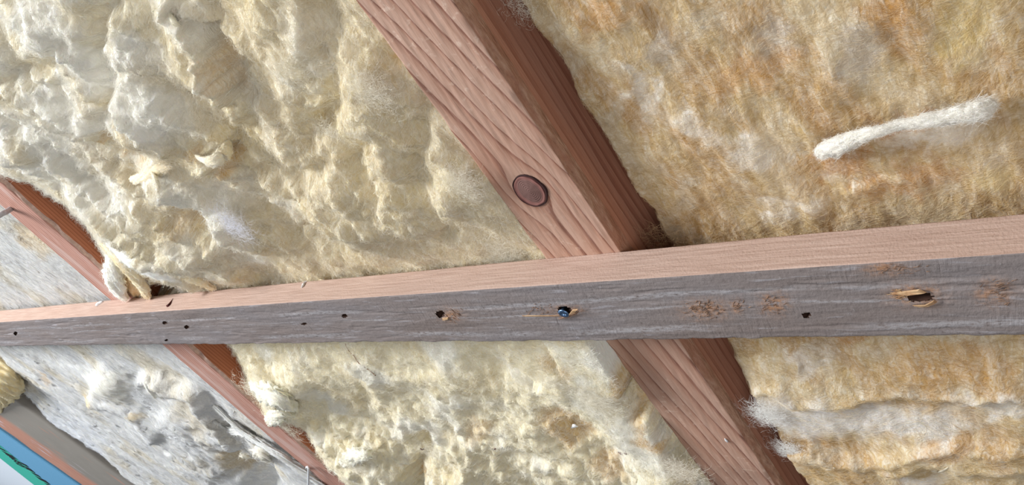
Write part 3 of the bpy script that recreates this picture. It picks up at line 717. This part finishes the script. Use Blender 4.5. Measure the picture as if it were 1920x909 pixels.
# --- right of the near rafter
def right(name, label, yr, lower):
    Q = Batt(name, label, (RX1 + .0035, .12), yr, .0010)
    Q.fw = (244, 226, 190); X_, Y_, px, py = Q.X, Q.Y, Q.px, Q.py; e = sst(.003, .013, X_ - RX1 + .0018 * fbm(X_ * 0, Y_ * 45, 3, 6))
    Q.base(-.0165 + 0 * X_); Q.Z -= (1 - e) ** 1.5 * .04
    Q.add(1.6 * fbm(X_ * 26, Y_ * 26, 3, 203 + lower) + .7 * fbm(X_ * 140, Y_ * 60, 3, 213) + 0.5 * billow(X_ * 60 + Y_ * 12, Y_ * 22, 2, 223))
    n1 = fbm(X_ * 34 + Y_ * 10, Y_ * 20, 5, 233 + lower); n2 = fbm(X_ * 60, Y_ * 70, 4, 243); n3 = fbm(X_ * 75 + Y_ * 20, Y_ * 18, 3, 253)
    Q.tint((206, 178, 128)); Q.tint((190, 150, 92), sst(-.1, .5, n1) * .85); Q.tint((182, 136, 78), sst(.1, .5, n3) * .55); Q.tint((204, 184, 154), sst(.1, .6, n2) * .7); Q.tint((224, 206, 172), sst(.25, .75, -n1 + .1) * .6)
    return Q
C = right('insulation_batt', 'golden brown matted batt above the batten, right of the knotted rafter', (-.2315, .02), 0)
W2, GR = (236, 226, 212), (200, 184, 166)
for c, p in [(W2, (1290, 270, 60, 26, 30)), (W2, (1390, 320, 50, 30, 10)), (GR, (1225, 130, 34, 26, 10)), (W2, (1740, 290, 110, 30, -8)), (GR, (1440, 110, 50, 46, 60)), (W2, (1180, 200, 80, 20, 60)), (W2, (1470, 430, 70, 16, -6)), (GR, (1600, 130, 50, 70, 10)),
             ((200, 150, 84), (1660, 60, 90, 50, 60)), ((204, 156, 92), (1400, 170, 110, 40, -20)), ((222, 196, 130), (1800, 90, 60, 90, 20)), ((196, 142, 80), (1560, 340, 70, 30, 0)), ((200, 150, 90), (1700, 380, 110, 30, -10)), ((208, 160, 96), (1110, 60, 40, 60, 60)), ((190, 136, 76), (1690, 270, 60, 20, -12)), ((224, 202, 150), (1850, 380, 60, 26, -6))]: C.patch(c, *p, .8, 26)
C.bump(1290, 280, 50, 20, 30, 1.5); C.bump(1390, 320, 46, 28, 10, 2.5); C.cliff([(1560, 390), (1650, 372), (1740, 376)], 2, 30, 3, -1); C.bump(1740, 290, 100, 24, -8, 1.5)
C.build(n=130000, ang=12, spread=.7, length=.0075, rad=.000036, lift=.0008, white=.28)
tuft(C, 1245, 450, 40, 250, ang=20, col=(200, 170, 130), z=3); tuft(C, 980, 5, 24, 200, z=2)
Dn = right('insulation_batt', 'golden batt below the batten at the right, with a torn white upper layer', (-.62, -.2325), 40)
Dn.add(7 * sst(640, 760, Dn.py))
dd = Dn.cliff([(1385, 752), (1440, 748), (1510, 770), (1580, 772), (1680, 752), (1760, 765), (1850, 758), (1960, 750)], 3.2, 60, 2.5, 1, lip=.3, wob=9)
Dn.cliff([(1440, 840), (1530, 858), (1620, 870), (1700, 850), (1760, 838), (1960, 845)], 3.5, 60, 3, -1, lip=.3, wob=9)
Dn.cliff([(1640, 905), (1720, 880), (1800, 890), (1960, 885)], 3, 60, 3, 1, lip=.3)
for c, p, k in [((236, 230, 224), (1500, 795, 110, 40, 12), .95), ((232, 226, 220), (1680, 805, 150, 36, 2), .9), ((234, 226, 216), (1860, 770, 90, 22, 0), .8), (W2, (1500, 702, 70, 12, 12), .7), (GR, (1530, 690, 40, 30, 20), .6), ((200, 148, 84), (1600, 655, 60, 14, 0), .8),
                ((206, 160, 98), (1760, 700, 140, 40, 5), .6), ((198, 150, 96), (1780, 845, 70, 18, -3), .6), ((238, 232, 226), (1720, 905, 60, 18, 0), .8), ((206, 170, 110), (1560, 900, 80, 20, 0), .5)]: Dn.patch(c, *p, k, 22)
Dn.build(n=80000, ang=5, spread=.6, length=.0075, rad=.000036, lift=.0007, white=.3)
tuft(Dn, 1440, 768, 24, 900, z=3, col=(255, 253, 248)); tuft(Dn, 1482, 838, 18, 600, z=2, ang=170, col=(255, 253, 248)); tuft(Dn, 1480, 700, 20, 250, z=1)

# --- bay beyond the far rafter
def leftb(label, yr, xr, s):
    Q = Batt('insulation_batt', label, xr, yr, .0013)
    X_, Y_ = Q.X, Q.Y; Q.base(-.007 + 0 * X_)
    k = math.radians(0); Q.add(Q.sc * (1.2 * fbm(X_ * 12 + Y_ * 5, Y_ * 8, 2, 303 + s) + .55 * billow(X_ * 40 + Y_ * 14, Y_ * 9, 3, 313 + s) + .35 * fbm(X_ * 150 + Y_ * 50, Y_ * 25, 3, 323)))
    n1 = fbm(X_ * 16, Y_ * 10, 4, 333 + s)
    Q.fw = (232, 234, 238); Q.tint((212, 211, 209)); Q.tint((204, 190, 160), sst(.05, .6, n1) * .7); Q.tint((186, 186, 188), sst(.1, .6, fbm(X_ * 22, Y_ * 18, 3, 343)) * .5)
    return Q
E1 = leftb('grey white batt above the batten at the far left, beyond the brown rafter', (-.2315, .02), (-1.4366, LX0 - .0004), 0)
E1.Z = np.where(E1.Y < -.2, np.minimum(E1.Z, -.004 + .003 * noise(E1.X * 30, E1.X * 0, 4)), E1.Z)
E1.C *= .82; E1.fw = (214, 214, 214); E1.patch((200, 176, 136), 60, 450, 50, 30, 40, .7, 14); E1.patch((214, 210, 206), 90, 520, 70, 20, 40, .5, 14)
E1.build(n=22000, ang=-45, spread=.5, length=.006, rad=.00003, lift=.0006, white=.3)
E2 = leftb('grey white batt below the batten at the lower left, with a torn hollow', (-1.0, -.2325), (-1.4366, LX0 - .0004), 60)
px, py = E2.px, E2.py
# lift over the stained board, dip in the torn hollow

E2.ridge([(270, 745), (330, 760), (400, 800), (450, 860)], 40, -4)
E2.cliff([(250, 698), (300, 705), (370, 740), (400, 770), (450, 830), (480, 860)], 6, 40, 3, -1, lip=.4)
E2.cliff([(160, 745), (200, 760), (250, 790), (300, 830)], 3, 40, 4, 1, lip=.4)
E2.bump(205, 715, 40, 22, 20, 3.5); E2.bump(250, 760, 40, 20, 50, 2.5); E2.bump(330, 790, 40, 24, 30, 3)
E2.add(E2.sc * 1.2 * billow(E2.X * 60 + E2.Y * 20, E2.Y * 22, 3, 413) * sst(120, 40, np.hypot(px - 400, (py - 830) * 1.1)))
E2.ridge([(455, 870), (470, 890), (500, 930)], 26, -12); E2.ridge([(280, 722), (305, 735)], 10, -8)
E2.torn(-1.437, [-.9, -.64, -.565, -.51, -.467, -.42, -.395, -.31, -.25], [.008, .004, -.0079, -.0036, -.0006, -.0138, -.0142, -.044, -.05], .003, .2)
for c, p, k in [((232, 228, 216), (205, 715, 46, 26, 20), .9), ((216, 188, 130), (175, 745, 20, 8, 50), .8), ((214, 186, 130), (255, 772, 16, 8, -30), .7), ((200, 190, 172), (300, 735, 26, 14, 20), .7), ((206, 170, 116), (80, 705, 34, 6, 50), .6), ((204, 178, 128), (450, 880, 50, 24, 30), .8), ((220, 200, 160), (360, 780, 50, 20, 30), .5), ((214, 217, 223), (130, 820, 90, 50, 40), .7)]: E2.patch(c, *p, k, 12)
E2.build(n=50000, ang=-50, spread=.6, length=.006, rad=.00003, lift=.0008, white=.3)
for q in [(420, 800, 24, 400), (470, 840, 26, 500), (440, 870, 24, 400), (500, 850, 20, 300), (250, 735, 24, 300), (330, 820, 18, 250), (60, 765, 8, 80)]: tuft(E2, *q, z=1, col=(240, 240, 240))
flap(E2, [(290, 745, 2), (275, 720, 5), (282, 700, 2)], [.002, .004, .002], (240, 236, 226), n=500)
flap(E2, [(455, 855, 2), (475, 848, 6), (492, 850, 6), (505, 862, 2)], [.004, .008, .008, .005], (236, 228, 210), n=1500, rough=.5, res=2, fr=60)
flap(E2, [(400, 790, 2), (430, 805, 5), (460, 815, 5), (480, 840, 2)], [.003, .006, .006, .004], (226, 224, 220), n=1500, flat=.4, rough=.7, res=2, fr=60)
flap(E2, [(400, 760, 3), (460, 812, 6), (520, 850, 6), (580, 890, 6), (640, 935, 5)], [.003, .005, .006, .007, .007], (226, 226, 224), n=3000, flat=.45, rough=.7, res=2, fr=60)
# yellow wad poking out past the stained board
wd = [loc(x, y, z) for x, y, z in [(-40, 668, -.01), (-8, 690, .0), (8, 708, .004), (10, 724, .002), (-6, 742, .0), (-30, 770, -.01)]]
wool_rope('insulation_offcut', wd, [.017, .025, .025, .021, .021, .017], (240, 216, 158), label='yellow wad of wool stuffed in at the left edge above the stained board', cat='insulation', n=3500, flat=.8, rough=.3, fr=22, res=3)
# the loose strip lying on the golden batt
sp = [(1536, 291, 2), (1552, 280, 5), (1578, 270, 7), (1612, 256, 8), (1650, 245, 9), (1690, 234, 9), (1730, 228, 8), (1775, 219, 8), (1815, 212, 7), (1848, 203, 6), (1864, 197, 4)]
st = wool_rope('insulation_strip', [lz(C, *p) for p in sp], [.0016, .0034, .0032, .0025, .0018, .0016, .0022, .0025, .0033, .0034, .0014], (244, 238, 226), label='long pale torn strip of wool hanging on the golden batt', cat='insulation', n=7000, flat=.7, rough=.3, fr=240, fl=.0032)

# ------------------------------------------------------------------ stained board and blue panel at the lower left
O3 = np.array([-1.65, -.6, -.04])
loop = [(x, 0) for x in np.linspace(-1.775, -1.440, 40)] + [(-1.437, -.003)] + [(-1.437, z) for z in np.linspace(-.01, -.09, 8)] + [(-1.775, -.09), (-1.775, -.04)]
V, q = loft(np.linspace(-1.0, -.27, 160), loop, lambda s, a, b: (.002 * fbm(s * 9, b * 9, 3, 3) * (a > -1.445), .0008 * fbm(a * 30, s * 14, 3, 4) * (b > -.004)))
ob = tag(link('plank', mesh('plank', V, q.reshape(-1, 4), O3), None, O3, [mould_mat()]), 'wide pinkish plank with grey green mould stains at the lower left corner', 'plank')
O4 = np.array([-2.1, -.7, -.01])
def slab(name, x0, x1, y0, y1, z0, z1, o, mat, bev=.002):
    v = []
    for z, k in ((z0, 0), (z1 - bev, 0), (z1, bev)): v += [(x0 + k, y0 + k, z), (x1 - k, y0 + k, z), (x1 - k, y1 - k, z), (x0 + k, y1 - k, z)]
    f = [(3, 2, 1, 0), (8, 9, 10, 11)] + [(l * 4 + i, l * 4 + (i + 1) % 4, l * 4 + 4 + (i + 1) % 4, l * 4 + 4 + i) for l in (0, 1) for i in range(4)]
    return mesh(name, v, f, o, smooth=False)
pn = tag(link('panel', slab('panel', -3.6, -1.782, -1.6, -.40, -.03, .004, O4, None), None, O4, [plain('blue sheathing', (108, 172, 212), .45, var=(116, 180, 218))]), 'smooth blue sheet beside the mould stained plank', 'panel')
tape_m = plain('green tape', (66, 206, 180), .4, var=(60, 196, 172)); ink = plain('black print', (18, 26, 30), .6)
a0, a1, b0, b1 = loc(0, 835, .0045), loc(92, 909, .0045), loc(0, 859, .0045), loc(66, 909, .0045)
dv = (a1 - a0)[:2]; dv /= np.linalg.norm(dv); nv = np.array([dv[1], -dv[0]])
wt = abs((b0 - a0)[:2] @ nv); sgn = np.sign((b0 - a0)[:2] @ nv)
m0 = (a0[:2] + nv * sgn * wt / 2)
def strip(name, c, d, L0, L1, w, z, th, o):
    n_ = np.array([-d[1], d[0]]); v = [np.array([*(c + d * l + n_ * s * w / 2), zz]) for zz in (z, z + th) for l, s in ((L0, -1), (L1, -1), (L1, 1), (L0, 1))]
    return mesh(name, v, [(3, 2, 1, 0), (4, 5, 6, 7), (0, 1, 5, 4), (1, 2, 6, 5), (2, 3, 7, 6), (3, 0, 4, 7)], o, smooth=False)
OT = np.array([*m0, .004])
tp = tag(link('tape', strip('tape', m0, dv, -.1, .42, wt, .0041, .0004, OT), None, OT, [tape_m]), 'turquoise green adhesive tape with black print across the blue sheet', 'tape')
shm = plain('pale lining', (240, 246, 252), .6, var=(232, 240, 250))
lo = nv * sgn * wt * .4
sq = [m0 + lo - dv * .35, m0 + lo + dv * .45, loc(150, 1010, .004)[:2], loc(-130, 975, .004)[:2]]
sv = [np.array([*p, z]) for z in (.00402, .0043) for p in sq]
ps = tag(link('lining_sheet', mesh('lining_sheet', sv, [(3, 2, 1, 0), (4, 5, 6, 7), (0, 1, 5, 4), (1, 2, 6, 5), (2, 3, 7, 6), (3, 0, 4, 7)], OT, smooth=False), None, OT, [shm]), 'pale grey blue lining sheet below the green tape in the corner', 'sheet')
def writing(txt, size, along, across=0.0):
    cu = bpy.data.curves.new('lettering', 'FONT'); cu.body = txt; cu.size = size; cu.extrude = .00015; cu.align_x = 'CENTER'; cu.align_y = 'CENTER'; cu.offset = size * .02
    cu.materials.append(ink)
    ob = bpy.data.objects.new('lettering', cu); COL.objects.link(ob); ob.parent = tp
    d = -dv; p = dv * along + nv * sgn * across
    ob.location = (p[0], p[1], .0007); ob.rotation_euler = (0, 0, math.atan2(d[1], d[0]))
    bpy.context.view_layer.update()
    me = bpy.data.meshes.new_from_object(ob.evaluated_get(bpy.context.evaluated_depsgraph_get())); t = bpy.data.objects.new('lettering', me); COL.objects.link(t)
    t.parent = tp; t.location = ob.location; t.rotation_euler = ob.rotation_euler; t.scale = (.52, 1, 1); bpy.data.objects.remove(ob); t.name = 'lettering'; return t

# ------------------------------------------------------------------ small things
def rod(name, pts, r, mat, label, cat, seg=12):
    V, v, f = tube(pts, [r] * len(pts), 1.0, seg, 8, 0.0); o = np.asarray(pts).mean(0)
    return tag(link(name, mesh(name, v, f, o), None, o, [mat]), label, cat)
STEEL = plain('galvanised wire', (190, 194, 200), .4)
rod('wire_pin', [loc(-40, 430, .03), loc(0, 403, .012), loc(12, 397, .006), loc(24, 389, -.002)], .0021, STEEL, 'grey metal wire pin driven into the brown rafter at the left edge', 'wire')
wh = plain('white wire', (232, 234, 236), .35)
rod('wire_clip', [loc(576, 880, -.004), loc(574.5, 876, .004), loc(577.5, 876, .006), loc(578.5, 885, .008), loc(578, 915, .010), loc(578, 940, .012)], .0011, wh, 'thin bent white wire standing on the brown rafter near the bottom edge', 'wire')
SCREW = plain('blue steel', (110, 140, 176), .3, .9)
sc_p = loc(1057, 583, BT); SO = sc_p + np.array([0, 0, -.004]); v, f = [], []
prof = [(.0006, -.0035), (.0011, -.003), (.0012, .0), (.0019, .0006), (.0026, .0011), (.0026, .0015), (.0020, .0018), (.0009, .0018), (.0008, .0012), (0.00005, .0011)]
for r, h in prof:
    for j in range(20): th = 2 * np.pi * j / 20; rr_ = r * (1 if r > .001 or h < 0 else 1 + .3 * math.cos(4 * th)); v.append(sc_p + np.array([rr_ * 1.15 * math.cos(th) + .25 * h, rr_ * math.sin(th) - .2 * h, h]))
f = [(l * 20 + j, l * 20 + (j + 1) % 20, (l + 1) * 20 + (j + 1) % 20, (l + 1) * 20 + j) for l in range(len(prof) - 1) for j in range(20)] + [tuple(range(20))[::-1]]
tag(link('screw', mesh('screw', v, f, SO), None, SO, [SCREW]), 'blue steel screw head sunk in a torn hole in the grey batten', 'screw')
WF = plain('white fleck', (244, 244, 244), .7); DK = plain('dark reddish crumb', (88, 34, 30), .8)
def on(x, y, b=None, dz=0.0, z=0.0): return lz(b, x, y, dz) if b is not None else loc(x, y, z + dz * .001)
def fleck(name, pts, r, mat, label, cat, b=None, z=0.0, seed=3, flat=.6, dz=.3):
    P = [on(x, y, b, dz, z) for x, y in pts]; d = dist(P[0][0], P[0][1]) / F
    V, v, f = tube(P, [k * d for k in r], flat, 12, 6, .3, seed, 300); o = np.mean(P, 0)
    return tag(link(name, mesh(name, v, f, o), None, o, [mat]), label, cat)
fleck('paint_fleck', [(1066, 806), (1072, 802), (1078, 798), (1082, 800)], [.6, 1.6, 4.5, 2], WF, 'white curled fleck on the crumbly batt, beside the torn golden hollow', 'fleck', B)
SH = plain('pale wood shaving', (244, 232, 206), .7)
fleck('wood_shaving', [(1516, 868), (1528, 871), (1542, 876)], [1, 3, 1.4], SH, 'longer pale shaving on the white torn layer at the lower right', 'shaving', Dn)
fleck('wood_shaving', [(1548, 881), (1557, 879), (1565, 877)], [1, 3.4, 1], SH, 'short pale shaving just right of the longer shaving', 'shaving', Dn)
fleck('wood_shaving', [(1758, 886), (1768, 882), (1778, 876)], [.8, 2, .7], SH, 'thin pale shaving nearest the lower right corner', 'shaving', Dn)
fleck('paint_fleck', [(1359, 822), (1362, 826), (1364, 829)], [1, 2.4, 1], WF, 'tiny white fleck on the lower face of the knotted rafter', 'fleck', None, .0003)
def bt_top(x, y):   # point on the batten's upper edge face seen at a pixel
    d = np.array([x - 960, y - 454.5, F]) @ RC; k = (BY1 + .0002) / d[1]; p = d * k; p[2] += D; return p
def topfleck(name, pts, r, mat, label, cat):
    P = [bt_top(x, y) + np.array([0, .0004, 0]) for x, y in pts]; d = dist(P[0][0], P[0][1]) / F
    V, v, f = tube(P, [k * d for k in r], .8, 12, 6, .3, 5, 300); o = np.mean(P, 0)
    return tag(link(name, mesh(name, v, f, o), None, o, [mat]), label, cat)
topfleck('thread', [(566, 540), (569, 535), (571, 531), (576, 527)], [.8, 2.2, 1.6, .6], WF, 'white twist of thread on the pink upper edge of the batten', 'thread')
topfleck('wool_scrap', [(181, 574), (186, 570), (193, 566)], [2, 4, 1.6], WF, 'white wool scrap on the batten edge at the left', 'scrap')
topfleck('dark_speck', [(314, 575), (318, 572), (322, 565), (325, 560)], [2.4, 2.6, .8, .4], DK, 'dark nick with a thread on the pink upper batten edge', 'crumb')  # added dark lump standing in for a nick with a thread
topfleck('wool_scrap', [(240, 560), (247, 556), (252, 553)], [2, 5, 2], plain('pinkish wool scrap', (228, 206, 200), .9), 'pinkish wool scrap on the batten edge below the torn corner of the fluffy batt', 'scrap')
STEM = plain('dry stem', (150, 100, 66), .8)
fleck('dry_stem', [(646, 640), (652, 655), (664, 668), (672, 680), (692, 694), (704, 704)], [.7, .8, 1.2, 1.0, .8, 1.4], STEM, 'thin brown dry stem lying on the crumbly batt just under the batten', 'stem', B)
for pts, r, lb in [([(774, 823), (778, 827), (782, 830)], [1.5, 2.6, 1.2], 'dark red crumb in the crumbly batt, leftmost of the crumbs'), ([(848, 822), (853, 827), (858, 832)], [2, 3, 3.4], 'largest dark red crumb in the middle of the crumbly batt'),
                   ([(943, 658), (946, 663), (950, 667)], [2, 3.6, 2], 'reddish crumb in the crease just under the grey batten'), ([(1160, 848), (1167, 851), (1174, 850)], [2, 4, 2], 'dark purple crumb below the torn slab, next to the knotted rafter'), ([(788, 840), (791, 843), (796, 840)], [1, 1.6, 1], 'tiny dark crumb right below the leftmost red crumb'), ([(922, 841), (926, 842), (930, 841)], [1, 1.6, 1], 'tiny brown crumb between the largest red crumb and the white fleck')]:
    fleck('dark_speck', pts, r, DK, lb, 'crumb', B)
q_ = loc(29, 864, .0045)[:2] - OT[:2]
writing('Rissan', wt * .36, float(q_ @ dv), float(q_ @ nv) * sgn)
for px_, py_, n_ in ((80, 900, 6), (4, 842, 4)):        # small unreadable print
    q_ = loc(px_, py_, .0045)[:2] - OT[:2]; vv, ff = [], []
    for i in range(n_):
        c_ = q_ + dv * (i - n_ / 2) * wt * .2; w_, h_ = wt * (.05 + .03 * (i % 2)), wt * (.09 + .04 * (i % 3 == 0))
        k_ = len(vv); vv += [np.array([*(c_ + dv * a * w_ + nv * b * h_), z_]) for z_ in (.0005, .0007) for a, b in ((-1, -1), (1, -1), (1, 1), (-1, 1))]
        ff += [tuple(k_ + t for t in g) for g in ((3, 2, 1, 0), (4, 5, 6, 7), (0, 1, 5, 4), (1, 2, 6, 5), (2, 3, 7, 6), (3, 0, 4, 7))]
    link('print_mark', mesh('print_mark', vv, ff, smooth=False), tp, (0, 0, 0), [ink])
